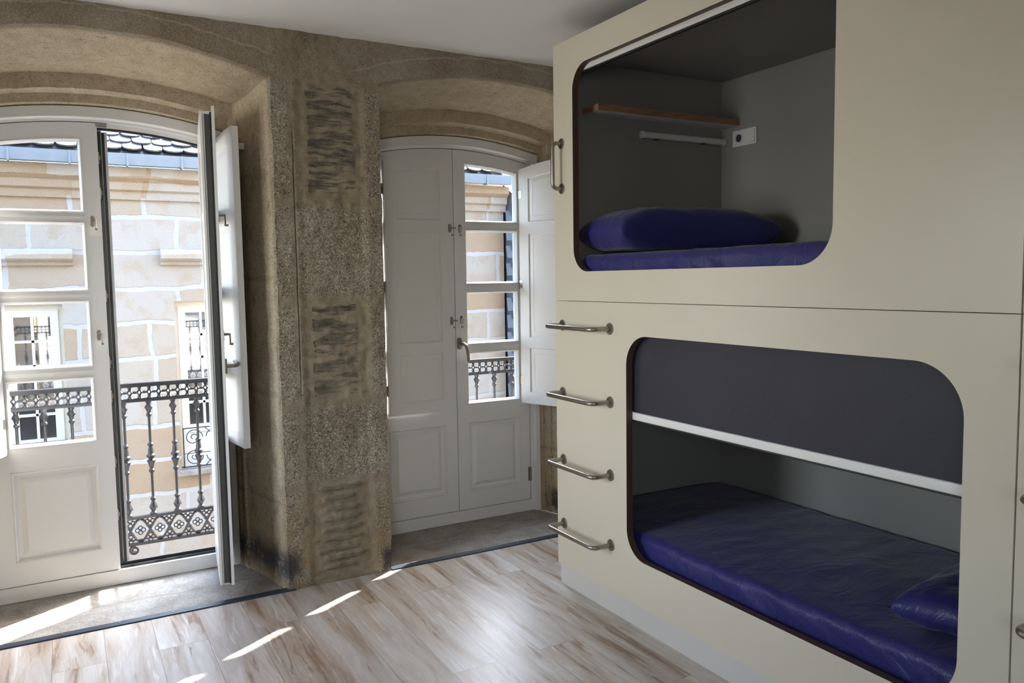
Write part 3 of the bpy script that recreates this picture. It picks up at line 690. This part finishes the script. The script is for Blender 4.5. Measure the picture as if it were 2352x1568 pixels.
# ---------------------------------------------------------------- balconies
def baluster():
    m_ = MB()
    P = [(.010, .165), (.020, .168), (.020, .176), (.012, .184), (.013, .19), (.021, .204), (.023, .212), (.019, .222), (.012, .236), (.010, .248), (.016, .255), (.016, .262), (.009, .270),
         (.0075, .28), (.0075, .405), (.009, .412), (.015, .418), (.016, .428), (.010, .436), (.013, .452), (.018, .470), (.023, .478), (.023, .486), (.015, .493), (.015, .499), (.024, .507), (.024, .516), (.016, .524),
         (.014, .552), (.010, .566), (.016, .573), (.016, .582), (.009, .59), (.0075, .60), (.0075, .735), (.010, .742), (.016, .748), (.015, .757), (.010, .763), (.014, .782), (.020, .790), (.023, .797), (.018, .805), (.011, .815), (.016, .826), (.016, .832)]
    m_.lathe(P, 10); return m_
def railing(c, label, phase, step):
    Y = 5.0; x0, x1 = c-.80, c+.86
    e = empty('balcony_railing', (c, Y, -.06), label, 'railing', 'cast iron balcony railings'); org = e.location
    b = MB(); b.box(x0, x1, Y-.020, Y+.020, .930, .942); b.box(x0, x1, Y-.012, Y+.012, .918, .931); b.box(x0, x1, Y-.014, Y+.014, .832, .846); b.box(x0, x1, Y-.008, Y+.008, .846, .852)
    k = 0; x = x0+.02
    while x < x1:
        for zc in (.866, .905): b.ring((x, Y, zc), .0225, .0048, 16, 6)
        x += .0512
    for xx in (x0, x1):
        b.box(xx-.012, xx+.012, 4.55, Y+.012, .918, .942); b.box(xx-.01, xx+.01, 4.55, Y+.01, .832, .846)
    at_origin(b, org).build('top_band', 'iron', e, merge=False)
    b = MB(); b.box(x0, x1, Y-.014, Y+.014, .150, .166); b.box(x0, x1, Y-.014, Y+.014, -.004, .012); b.box(x0, x1, Y-.008, Y+.008, .024, .030)
    x = x0; P = .104
    while x < x1-.01:
        for s in (1, -1):
            b.tube([(x+P*(k/6.0), Y, .081+s*.066*sin((k/6.0-.5)*pi)) for k in range(7)], .0075, 6)
        for (dx, zz) in ((P/2, .128), (P/2, .034), (0, .081)):
            for a in range(4): b.ring((x+dx+.016*cos(a*pi/2), Y, zz+.014*sin(a*pi/2)), .011, .0035, 10, 5)
        x += P
    for xx in (x0, x1): b.box(xx-.01, xx+.01, 4.55, Y+.01, .150, .166); b.box(xx-.01, xx+.01, 4.55, Y+.01, -.004, .012)
    at_origin(b, org).build('bottom_band', 'iron', e, merge=False)
    x = phase
    while x-step > x0+.03: x -= step
    bm_ = baluster(); first = None
    while x < x1-.02:
        if first is None:
            first = bm_.build('baluster', 'iron', e); o = first
        else: o = first.copy(); C.objects.link(o); o.parent = e
        o.location = (x-c, 0, .06); x += step
    for dx in (-.72, .10, .78):
        s_ = MB(); s_.tube([(c+dx-(.006+.022*(1-t/20))*sin(t*.55), Y, -.033+(.006+.022*(1-t/20))*cos(t*.55)) for t in range(20)], .006, 6)
        s_.box(c+dx-.006, c+dx+.006, Y-.006, Y+.006, -.012, 0); at_origin(s_, org).build('scroll_foot', 'iron', e, merge=False)
    return e
railing(C1, 'black cast iron balcony railing outside the open left doorway', .256, .1305)
railing(C2, 'black cast iron balcony railing seen through the panes of the right door', 2.513, .142)
for c, la in ((C1, 'left'), (C2, 'right')):
    sl = MB(); sl.prism([(YE, -.30), (4.98, -.28), (5.04, -.25), (5.06, -.20), (5.06, -.155), (YE, -.155)], c-.88, c+.94, 0)
    tag(sl.build('balcony_slab', 'sill'), 'granite balcony slab below the %s railing' % la, 'balcony slab')

# ---------------------------------------------------------------- building across the street
YO = 9.0
bld = empty('stone_building', (1.5, YO, -4), 'sandy granite building across the street with slate roof and white windows', 'building')
WC = [-2.45, -.50, 1.455, 3.41]; WT, WB, HW = 1.325, -.50, .465
wm = MB(); xs = [-4.0]
for wc in WC: xs += [wc-HW, wc+HW]
xs.append(4.97)
for i in range(0, len(xs), 2): wm.add([(xs[i], YO, -4), (xs[i+1], YO, -4), (xs[i+1], YO, 2.7), (xs[i], YO, 2.7)], [(0, 1, 2, 3)])
for wc in WC:
    for a, b_ in ((-4, WB), (WT, 2.7)): wm.add([(wc-HW, YO, a), (wc+HW, YO, a), (wc+HW, YO, b_), (wc-HW, YO, b_)], [(0, 1, 2, 3)])
    for sx in (-HW, HW): wm.add([(wc+sx, YO, WB), (wc+sx, YO+.2, WB), (wc+sx, YO+.2, WT), (wc+sx, YO, WT)], [(0, 1, 2, 3)])
    wm.add([(wc-HW, YO, WT), (wc+HW, YO, WT), (wc+HW, YO+.2, WT), (wc-HW, YO+.2, WT)], [(0, 1, 2, 3)]); wm.add([(wc-HW, YO, WB), (wc+HW, YO, WB), (wc+HW, YO+.2, WB), (wc-HW, YO+.2, WB)], [(0, 1, 2, 3)])
wm.box(4.95, 4.97, YO, YO+3, -4, 2.7)
org = bld.location
at_origin(wm, org).build('wall', 'facade', bld, merge=False)
cn = MB(); cn.prism([(YO, 2.36), (YO-.03, 2.365), (YO-.035, 2.44), (YO-.07, 2.46), (YO-.075, 2.535), (YO-.10, 2.55), (YO-.125, 2.575), (YO-.13, 2.67), (YO, 2.67)], -4, 4.97, 0)
at_origin(cn, org).build('cornice', 'facade', bld)
gt = MB(); gt.prism([(YO-.24, 2.685), (YO-.13, 2.685), (YO-.13, 2.79), (YO-.145, 2.79), (YO-.145, 2.70), (YO-.225, 2.70), (YO-.232, 2.79), (YO-.25, 2.795), (YO-.25, 2.78)], -4, 4.97, 0)
g_ = at_origin(gt, org).build('gutter', 'zinc', bld)
x = -3.9; bk0 = MB().box(-.009, .009, YO-.257-org[1], YO-.12-org[1], 2.672-org[2], 2.795-org[2]).build('bracket', 'zinc', g_)
while x < 4.9:
    if x > -3.9: bk0 = bk0.copy(); C.objects.link(bk0)
    bk0.location.x = x-org[0]; x += .50
# scalloped slate roof
sl_ = R(38); tl = MB(); row = 0; ry = 0.0
cols = 0
while ry < 2.6:
    off = (row % 2)*.095+rs.uniform(-.01, .01); x = -3.9+off
    while x < 4.86:
        w_ = .185*rs.uniform(.92, 1.05); h_ = .014+rs.uniform(0, .010); L = .26; j = rs.uniform(-.012, .012)
        out = [(-w_/2, L), (-w_/2, .05+j)]+[(-w_/2*cos(t*pi/6), .05+j-.055*sin(t*pi/6)) for t in range(1, 6)]+[(w_/2, .05+j), (w_/2, L)]
        y0 = YO-.20; z0 = 2.80
        def P(u, v, lift): return (x+u, y0+(ry+v)*cos(sl_)-lift*sin(sl_), z0+(ry+v)*sin(sl_)+lift*cos(sl_))
        n = len(out); vs = []
        for (u, v) in out: vs.append(P(u, v, .036*(1-v/L)+h_))
        for (u, v) in out: vs.append(P(u, v, .036*(1-v/L)+h_-.016))
        tl.add(vs, [list(range(n))]+[(k, k+1, n+k+1, n+k) for k in range(n-1)])
        x += .19
    ry += .135; row += 1
tl.add([(-4, YO-.2, 2.795), (4.96, YO-.2, 2.795), (4.96, YO+4, 2.795+4.2*math.tan(sl_)), (-4, YO+4, 2.795+4.2*math.tan(sl_))], [(0, 1, 2, 3)])
at_origin(tl, org).build('roof', 'slate', bld, merge=False, smooth=False)
def opp_window(wc):
    f = MB(); T, B = WT, WB
    f.box(wc-HW, wc-HW+.04, YO+.10, YO+.16, B, T); f.box(wc+HW-.04, wc+HW, YO+.10, YO+.16, B, T); f.box(wc-HW, wc+HW, YO+.09, YO+.16, T-.055, T)
    f.box(wc-HW, wc+HW, YO+.10, YO+.16, B, B+.04)
    fo = at_origin(f, org).build('window_frame', 'cream_pvc', bld, merge=False)
    for s in (-1, 1):
        l = MB(); a, b_ = (wc-HW+.04, wc-.004) if s < 0 else (wc+.004, wc+HW-.04)
        g0, g1 = (a+.072, b_-.04) if s < 0 else (a+.04, b_-.072); zt, zb = 1.205, -.01
        l.box(a, g0, YO+.085, YO+.13, B+.04, T-.055); l.box(g1, b_, YO+.085, YO+.13, B+.04, T-.055)
        l.box(g0, g1, YO+.085, YO+.13, zt, T-.055); l.box(g0, g1, YO+.085, YO+.13, B+.04, B+.12); l.box(g0, g1, YO+.085, YO+.13, zb-.08, zb)
        l.box(g0, g1, YO+.10, YO+.12, B+.12, zb-.08)
        l.box((g0+g1)/2-.012, (g0+g1)/2+.012, YO+.09, YO+.12, zb, zt)
        for k in range(1, 5): z = zb+(zt-zb)*k/5; l.box(g0, g1, YO+.09, YO+.12, z-.012, z+.012)
        at_origin(l, org).build('sash', 'pvc', fo, merge=False)
        g = MB(); g.box(g0, g1, YO+.115, YO+.118, zb, zt); at_origin(g, org).build('pane', 'far_glass', fo, merge=False)
    h = MB(); h.prism([(YO, 1.70), (YO-.04, 1.705), (YO-.05, 1.735), (YO-.085, 1.75), (YO-.10, 1.77), (YO-.10, 1.85), (YO-.085, 1.865), (YO, 1.875)], wc-.58, wc+.58, 0)
    at_origin(h, org).build('window_hood', 'facade', bld)
    g = MB(); a, b_ = wc-HW+.02, wc+HW-.02; y = YO-.03; zt, zb = -.02, -.445
    g.box(a, b_, y-.006, y+.006, zt-.01, zt); g.box(a, b_, y-.006, y+.006, zb, zb+.01); g.box(a, a+.01, y-.006, y+.006, zb, zt); g.box(b_-.01, b_, y-.006, y+.006, zb, zt)
    for sx in (-1, 1):
        for (cx, cz) in ((.34, -.13), (.34, -.33), (.12, -.13), (.12, -.33)):
            fl = 1 if cx > .2 else -1
            pts = []
            for t in range(26):
                an = t*.42; r_ = .095*(1-t/29); pts.append((wc+sx*(cx-fl*(r_*cos(an)-.0)), y, cz+(.5 if cz > -.2 else -.5)*2*r_*sin(an)))
            g.tube(pts, .005, 5)
        g.tube([(wc+sx*.23, y, zb), (wc+sx*.03, y, -.23), (wc+sx*.23, y, zt)], .005, 5)
    g.box(a, b_, y-.004, y+.004, -.30, -.294)
    at_origin(g, org).build('scroll_grille', 'iron', bld, merge=False)
    s_ = MB(); s_.box(wc-HW-.05, wc+HW+.05, YO-.10, YO+.1, -.52, -.47); at_origin(s_, org).build('window_sill', 'sill', bld, merge=False)
for wc in WC: opp_window(wc)
# slate-hung neighbour, projecting into the street
nb = empty('slate_hung_building', (6.5, 8.8, -4), 'blue slate-hung house at the right edge of the panes', 'building')
org = nb.location; b = MB(); b.box(4.99, 9, 8.86, 12, -4, 2.45); at_origin(b, org).build('wall', 'slate_blue', nb, merge=False)
b = MB(); z = -1.2; r_ = 0
while z < 2.42:
    x = 4.985-(r_ % 2)*.08
    while x < 6.2:
        w_ = .155; j = rs.uniform(-.01, .01); yb = 8.835+rs.uniform(-.004, .004)
        b.add([(x, yb, z+j), (x+w_, yb, z+j*.5), (x+w_, 8.862, z+.16), (x, 8.862, z+.16), (x, yb+.008, z+j), (x+w_, yb+.008, z+j*.5)], [(0, 1, 2, 3), (0, 4, 5, 1)])
        x += .16
    z += .11; r_ += 1
at_origin(b, org).build('slate_cladding', 'slate_blue', nb, merge=False, smooth=False)
b = MB(); b.box(4.985, 9, 8.70, 12, 2.45, 2.52); b.prism([(8.72, 2.52), (12, 2.52), (12, 4.6)], 4.985, 9, 0); at_origin(b, org).build('roof', 'slate', nb, merge=False)
tag(MB().box(-6, 12, YE, 13, -4.2, -4).build('street_pavement', 'street'), 'granite street paving far below between the buildings', 'pavement', kind='structure')

# ---------------------------------------------------------------- bunk bed unit
XP, XPI = 2.060, 2.092       # front panel faces
def panel_hole(mb, y0, y1, z0, z1, hole, mi=0, mie=1):
    """vertical slab at XP..XPI with a rounded hole; hole = list of (y,z) ccw"""
    n = len(hole)
    # outer loop matched to the hole point by point
    cy = sum(p[0] for p in hole)/n; cz = sum(p[1] for p in hole)/n
    hy0, hy1 = min(p[0] for p in hole), max(p[0] for p in hole); hz0, hz1 = min(p[1] for p in hole), max(p[1] for p in hole)
    def cutbox(a0, a1, b0, b1): mb.box(XP, XPI, a0, a1, b0, b1, mi)
    bo = []   # project corners of bounding rect to fill between the rect and rounded hole
    rect = [(hy0, hz0), (hy1, hz0), (hy1, hz1), (hy0, hz1)]
    # grid-free faces: front and back as one ngon ring split in 4 bands
    for X in (XP, XPI):
        for (a0, a1, b0, b1) in ((y0, hy0, z0, z1), (hy1, y1, z0, z1), (hy0, hy1, z0, hz0), (hy0, hy1, hz1, z1)):
            mb.add([(X, a0, b0), (X, a1, b0), (X, a1, b1), (X, a0, b1)], [(0, 1, 2, 3)], mi)
        q = n//4
        for k in range(4):
            seg = hole[k*q:(k+1)*q]
            for i in range(len(seg)-1): mb.add([(X, *rect[k]), (X, *seg[i]), (X, *seg[i+1])], [(0, 1, 2)], mi)
    mb.add([(XP, *p) for p in hole]+[(XPI, *p) for p in hole], [(i, (i+1) % n, n+(i+1) % n, n+i) for i in range(n)], mie)
    o = [(y0, z0), (y1, z0), (y1, z1), (y0, z1)]
    mb.add([(XP, *p) for p in o]+[(XPI, *p) for p in o], [(i, (i+1) % 4, 4+(i+1) % 4, 4+i) for i in range(4)], mi)
def rung(parent, ya, yb, z, off=.097):
    m_ = MB(); r = .028; xo = XP-off
    P = [(XP, ya, z)]+[(xo+r-r*cos(pi/2-t*pi/12)*1.0, 0, 0) for t in ()]
    P += [(xo+r, ya, z)]+[(xo+r-r*sin(t*pi/12), ya+(r-r*cos(t*pi/12))*(1 if yb > ya else -1), z) for t in range(1, 7)]
    P += [(xo+r-r*cos(t*pi/12), yb-(r-r*sin(t*pi/12))*(1 if yb > ya else -1), z) for t in range(0, 7)]
    P += [(XP, yb, z)]
    m_.tube(P, .0105, 14)
    o = m_.build('rung', 'steel', parent, merge=True)
    for y in (ya, yb):
        f = MB(); f.lathe([(.026, 0), (.026, .0025), (.0235, .005), (.0115, .0055)], 24, Matrix.Translation((XP, y, z)) @ Matrix.Rotation(-pi/2, 4, 'Y')); f.build('flange', 'steel', o)
    return o
def bunk(y_hi, mirror, label):
    """unit runs from y_hi down by 2.145 m; built in world coordinates then shifted"""
    e = empty('bunk_bed', (XP, y_hi, 0), label, 'bunk bed', 'cream bunk bed units')
    YH, YL = 3.235, 1.093
    ho_u = rrect(1.652, 3.076, 1.532, 2.463, [.13, .11, .11, .11], 20); ho_l = rrect(1.228, 2.684, .303, 1.258, [.15, .12, .13, .15], 20)
    ys = lambda y: (YH+YL-y) if mirror else y
    parts = []
    def fin(mb, name, mats, bevel=0, par=e, label=None, flat=False):
        mb.v = [(p[0]-XP, ys(p[1])-YH, p[2]) for p in mb.v]; o = mb.build(name, mats, par, bevel=bevel, merge=True, sharp=30, smooth=not flat)
        if label: o['label'] = label
        return o
    mb = MB(); panel_hole(mb, YL, YH, 1.3975, 2.590, ho_u, 0, 1); up_ = fin(mb, 'upper_front_panel', ['laminate', 'ply'], flat=True)
    mb = MB(); panel_hole(mb, YL, YH, .107, 1.3950, ho_l, 0, 1); lo_ = fin(mb, 'lower_front_panel', ['laminate', 'ply'], flat=True)
    fin(MB().box(XP+.014, XP+.034, YL+.003, YH-.003, 0, .106), 'plinth', 'plinth')
    fin(MB().box(XPI, 3.12, YH-.03, YH, 0, 2.59), 'end_panel', 'laminate')
    fin(MB().box(XPI, 3.12, YL, YL+.03, 0, 2.59), 'end_panel', 'laminate')
    li = MB(); li.box(3.08, 3.12, YL+.03, YH-.03, .27, 2.55, 0)
    fin(li, 'back_panel', 'inner')
    fin(MB().box(XPI, 3.08, YH-.055, YH-.031, .27, 2.52), 'lining', 'inner'); fin(MB().box(XPI, 3.08, YL+.031, YL+.05, .27, 2.52), 'lining', 'inner')
    fin(MB().box(XPI, 3.08, YL+.03, YH-.03, .245, .268), 'bed_base', 'inner'); fin(MB().box(XPI, 3.08, YL+.03, YH-.03, 1.43, 1.455), 'bed_base', 'inner')
    fin(MB().box(XPI, 3.12, YL, YH, 2.52, 2.59), 'roof_panel', 'inner')
    for z in (1.280, .957, .632, .316):
        o = rung(e, 3.176, 2.798, z)
        for m_ in [o]+list(o.children):
            for v in m_.data.vertices: v.co = (v.co.x-XP, ys(v.co.y)-YH, v.co.z)
            if mirror:
                m_.data.flip_normals()
    g = MB(); r = .022; xo = XP-.050; za, zb = 1.922, 2.130
    P = [(XP, 3.170, za), (xo+r, 3.170, za)]+[(xo+r-r*sin(t*pi/12), 3.170, za+r-r*cos(t*pi/12)) for t in range(1, 7)]
    P += [(xo+r-r*cos(t*pi/12), 3.170, zb-r+r*sin(t*pi/12)) for t in range(0, 7)]+[(XP, 3.170, zb)]
    g.tube(P, .0095, 14); gh = fin(g, 'grab_handle', 'steel')
    for z in (za, zb):
        f = MB(); f.lathe([(.025, 0), (.025, .0025), (.0225, .005), (.011, .0055)], 24, Matrix.Translation((XP, 3.170, z)) @ Matrix.Rotation(-pi/2, 4, 'Y')); fin(f, 'flange', 'steel', par=gh)
    e['group'] = 'cream bunk bed units'
    return e
bunk(3.235, False, 'cream two-level capsule bunk bed beside the right doorway')
bunk(3.235-2.147, False, 'neighbouring cream bunk bed at the right edge, only its edge and rungs showing')

# roller blinds
e = empty('roller_blind', (2.11, 1.96, 1.30), 'dark navy roller blind pulled halfway over the lower bunk opening', 'blind', 'bunk blinds')
g = MB(); ny, nz = 40, 16; pts = []
ya, yb = 1.155, 2.76
for j in range(nz+1):
    for k in range(ny+1):
        y = ya+(yb-ya)*k/ny; z = .915+(1.33-.915)*j/nz
        pts.append((2.104+.004*noise.noise(Vector((y*2.2, z*1.3, 4)))*(j/nz+.3), y, z))
g.add(pts, [(j*(ny+1)+k, j*(ny+1)+k+1, (j+1)*(ny+1)+k+1, (j+1)*(ny+1)+k) for j in range(nz) for k in range(ny)])
g.add([(p[0]+.0015, p[1], p[2]) for p in pts], [(j*(ny+1)+k, (j+1)*(ny+1)+k, (j+1)*(ny+1)+k+1, j*(ny+1)+k+1) for j in range(nz) for k in range(ny)])
at_origin(g, e.location).build('blind_fabric', 'blind', e, merge=False)
g = MB(); g.prism(rrect(2.094, 2.112, .893, .926, .004, 3), ya, yb, 1)
at_origin(g, e.location).build('bottom_rail', 'paint', e); 
g = MB(); g.prism(rrect(2.098, 2.110, .886, .8925, .002, 2), ya, yb, 1); at_origin(g, e.location).build('bottom_seal', 'gasket', e)
g = MB(); g.tube([(2.125, ya, 1.345), (2.125, yb, 1.345)], .022, 14); at_origin(g, e.location).build('roller', 'blind', e)
for y in (ya-.006, yb+.006):
    g = MB(); g.box(2.092, 2.116, y-.005, y+.005, .30, 1.36); at_origin(g, e.location).build('guide_rail', 'gasket', e)
e = empty('roller_blind', (2.11, 2.36, 2.48), 'rolled-up blind of the upper bunk, only its white bottom rail showing', 'blind', 'bunk blinds')
ya, yb = 1.58, 3.150
g = MB(); g.prism(rrect(2.094, 2.112, 2.441, 2.474, .004, 3), ya, yb, 1); at_origin(g, e.location).build('bottom_rail', 'paint', e)
g = MB(); g.prism(rrect(2.096, 2.112, 2.432, 2.4405, .002, 2), ya, yb, 1); at_origin(g, e.location).build('bottom_seal', 'gasket', e)
g = MB(); g.tube([(2.134, ya, 2.496), (2.134, yb, 2.496)], .023, 14); at_origin(g, e.location).build('roller', 'blind', e)
for y in (ya-.006, yb+.006):
    g = MB(); g.box(2.092, 2.100, y-.005, y+.005, 1.50, 2.51); at_origin(g, e.location).build('guide_rail', 'gasket', e)

# mattresses and pillows
def mattress(y0, y1, x0, x1, z0, z1, label, seed):
    mb = MB(); n = 10; rad = .035
    nx, ny = 30, 90; rows = []
    for j in range(ny+1):
        y = y0+(y1-y0)*j/ny; row = []
        ey = min(1, min(y-y0, y1-y)/rad); ey = sqrt(max(0, 1-(1-ey)**2))
        cross = [(x0+.004, z0)]+[(x0, z0+(z1-rad-z0)*k/8) for k in range(1, 9)]+[(x0+rad-rad*cos(k*pi/12), z1-rad+rad*sin(k*pi/12)) for k in range(1, 7)]
        cross += [(x0+rad+(x1-x0-2*rad)*k/nx, z1) for k in range(1, nx)]+[(x1-rad+rad*sin(k*pi/12), z1-rad+rad*cos(k*pi/12)) for k in range(0, 7)]+[(x1, z0)]
        for i, (x, z) in enumerate(cross):
            h = (z-z0)/(z1-z0); zz = z0+(z-z0)*(.6+.4*ey) if h > .5 else z
            wv = noise.noise(Vector((x*3, y*2.5+z*9, seed)))*.006+noise.noise(Vector((x*6, (y-z*1.8)*14, seed+3)))*.0055
            crown = .015*sin(pi*min(1, max(0, (x-x0)/(x1-x0)))) if h > .9 else 0
            top = 1 if h > .6 else .4
            row.append((x+(wv*1.3 if x < x0+.03 else 0), y, zz+(wv+crown)*top if i not in (0, len(cross)-1) else z0))
        rows.append(row)
    nn = len(rows[0]); mb.add([p for r_ in rows for p in r_], [(j*nn+k, j*nn+k+1, (j+1)*nn+k+1, (j+1)*nn+k) for j in range(ny) for k in range(nn-1)]+[[k for k in range(nn)], [ny*nn+k for k in range(nn)][::-1]])
    org = ((x0+x1)/2, (y0+y1)/2, z0)
    o = at_origin(mb, org).build('mattress', 'sheet', sharp=70); o.location = org
    return tag(o, label, 'mattress', 'navy bunk mattresses')
mattress(1.16, 3.12, 2.118, 3.06, 1.456, 1.606, 'mattress in glossy navy fitted sheet on the upper bunk', 1)
mattress(1.16, 3.165, 2.125, 3.07, .269, .386, 'mattress in navy fitted sheet on the lower bunk', 5)
def pillow(loc, lx, ly, h, rz, label, seed, tilt=0):
    mb = MB(); n = 44; top = []; bot = []
    for s, L in ((1, top), (-1, bot)):
        for j in range(n+1):
            for i in range(n+1):
                u, v = 2*i/n-1, 2*j/n-1
                pin = 1-.10*(1-abs(v)**1.5)*0
                x = u*lx/2*(1-.07*(1-v*v)); y = v*ly/2*(1-.07*(1-u*u))
                e_ = max(0, (1-u**4))*max(0, (1-v**4)); hh = h/2*(e_**.42)
                wr = noise.noise(Vector((u*4+seed, v*4, s*2)))*.010+noise.noise(Vector((u*9, v*22, seed)))*.006*abs(u)**2+noise.noise(Vector((u*18, v*9, seed+9)))*.005*abs(v)**2
                z = s*hh+wr*(e_**.3)
                if s < 0: z = max(z, -h*.36)
                L.append((x, y, z))
    z0 = min(p[2] for p in bot)
    V = [(p[0], p[1], p[2]-z0) for p in top+bot]; N = (n+1)**2
    fs = [(j*(n+1)+i, j*(n+1)+i+1, (j+1)*(n+1)+i+1, (j+1)*(n+1)+i) for j in range(n) for i in range(n)]
    mb.add(V, fs+[(N+a, N+d, N+c_, N+b_) for a, b_, c_, d in fs])
    o = mb.build('pillow', 'sheet', sharp=75); o.location = loc; o.rotation_euler = (tilt, 0, rz)
    return tag(o, label, 'pillow', 'navy pillows')
pillow((2.56, 2.915, 1.628), .90, .42, .225, R(-7), 'plump navy pillow lying on the upper bunk mattress', 2)
pillow((2.60, 1.385, .405), .78, .40, .16, R(8), 'navy pillow at the near end of the lower bunk', 6)

# shelf, reading lamp, socket
e = empty('wall_shelf', (2.63, 3.18, 2.275), 'small wooden shelf with brown edge inside the upper bunk', 'shelf')
g = MB(); g.box(2.190, 3.079, 3.054, 3.179, 2.2755, 2.3035); at_origin(g, e.location).build('board', 'plastic', e, bevel=.0)
g = MB(); g.box(2.186, 3.079, 3.050, 3.054, 2.275, 2.304); g.box(2.186, 2.190, 3.054, 3.179, 2.275, 2.304); at_origin(g, e.location).build('edge_band', 'shelf_edge', e, merge=False)
e = empty('reading_lamp', (2.80, 3.18, 2.19), 'slim white reading lamp tube under the upper bunk shelf', 'lamp')
g = MB(); g.prism(rrect(3.142, 3.1795, 2.190, 2.222, .012, 4), 2.535, 3.075, 0); at_origin(g, e.location).build('lamp_body', 'plastic', e)
for x in (2.527, 3.066): g = MB(); g.prism(rrect(3.140, 3.1795, 2.188, 2.224, .013, 4), x, x+.010, 0); at_origin(g, e.location).build('end_cap', 'plastic', e)
for x in (2.62, 2.93): g = MB(); g.box(x-.01, x+.01, 3.150, 3.17, 2.187, 2.190); at_origin(g, e.location).build('switch', 'gasket', e)
e = empty('wall_socket', (3.08, 3.01, 2.17), 'white double plate with round socket and switch in the upper bunk', 'socket')
g = MB(); g.prism(rrect(2.930, 3.092, 2.168, 2.250, .006, 3), 3.072, 3.0795, 0); at_origin(g, e.location).build('plate', 'plastic', e)
g = MB(); g.prism(rrect(2.938, 3.004, 2.177, 2.241, .003, 3), 3.068, 3.072, 0); at_origin(g, e.location).build('switch', 'plastic', e)
T = Matrix.Translation((3.072, 3.048, 2.209)) @ Matrix.Rotation(-pi/2, 4, 'Y')
g = MB(); g.lathe([(.026, 0), (.026, .003), (.021, .004), (.020, .0005)], 24, T); so = at_origin(g, e.location).build('socket_ring', 'plastic', e)
g = MB(); g.lathe([(.0195, 0), (.0195, .001)], 24, T); at_origin(g, e.location).build('socket_well', 'strip', e)
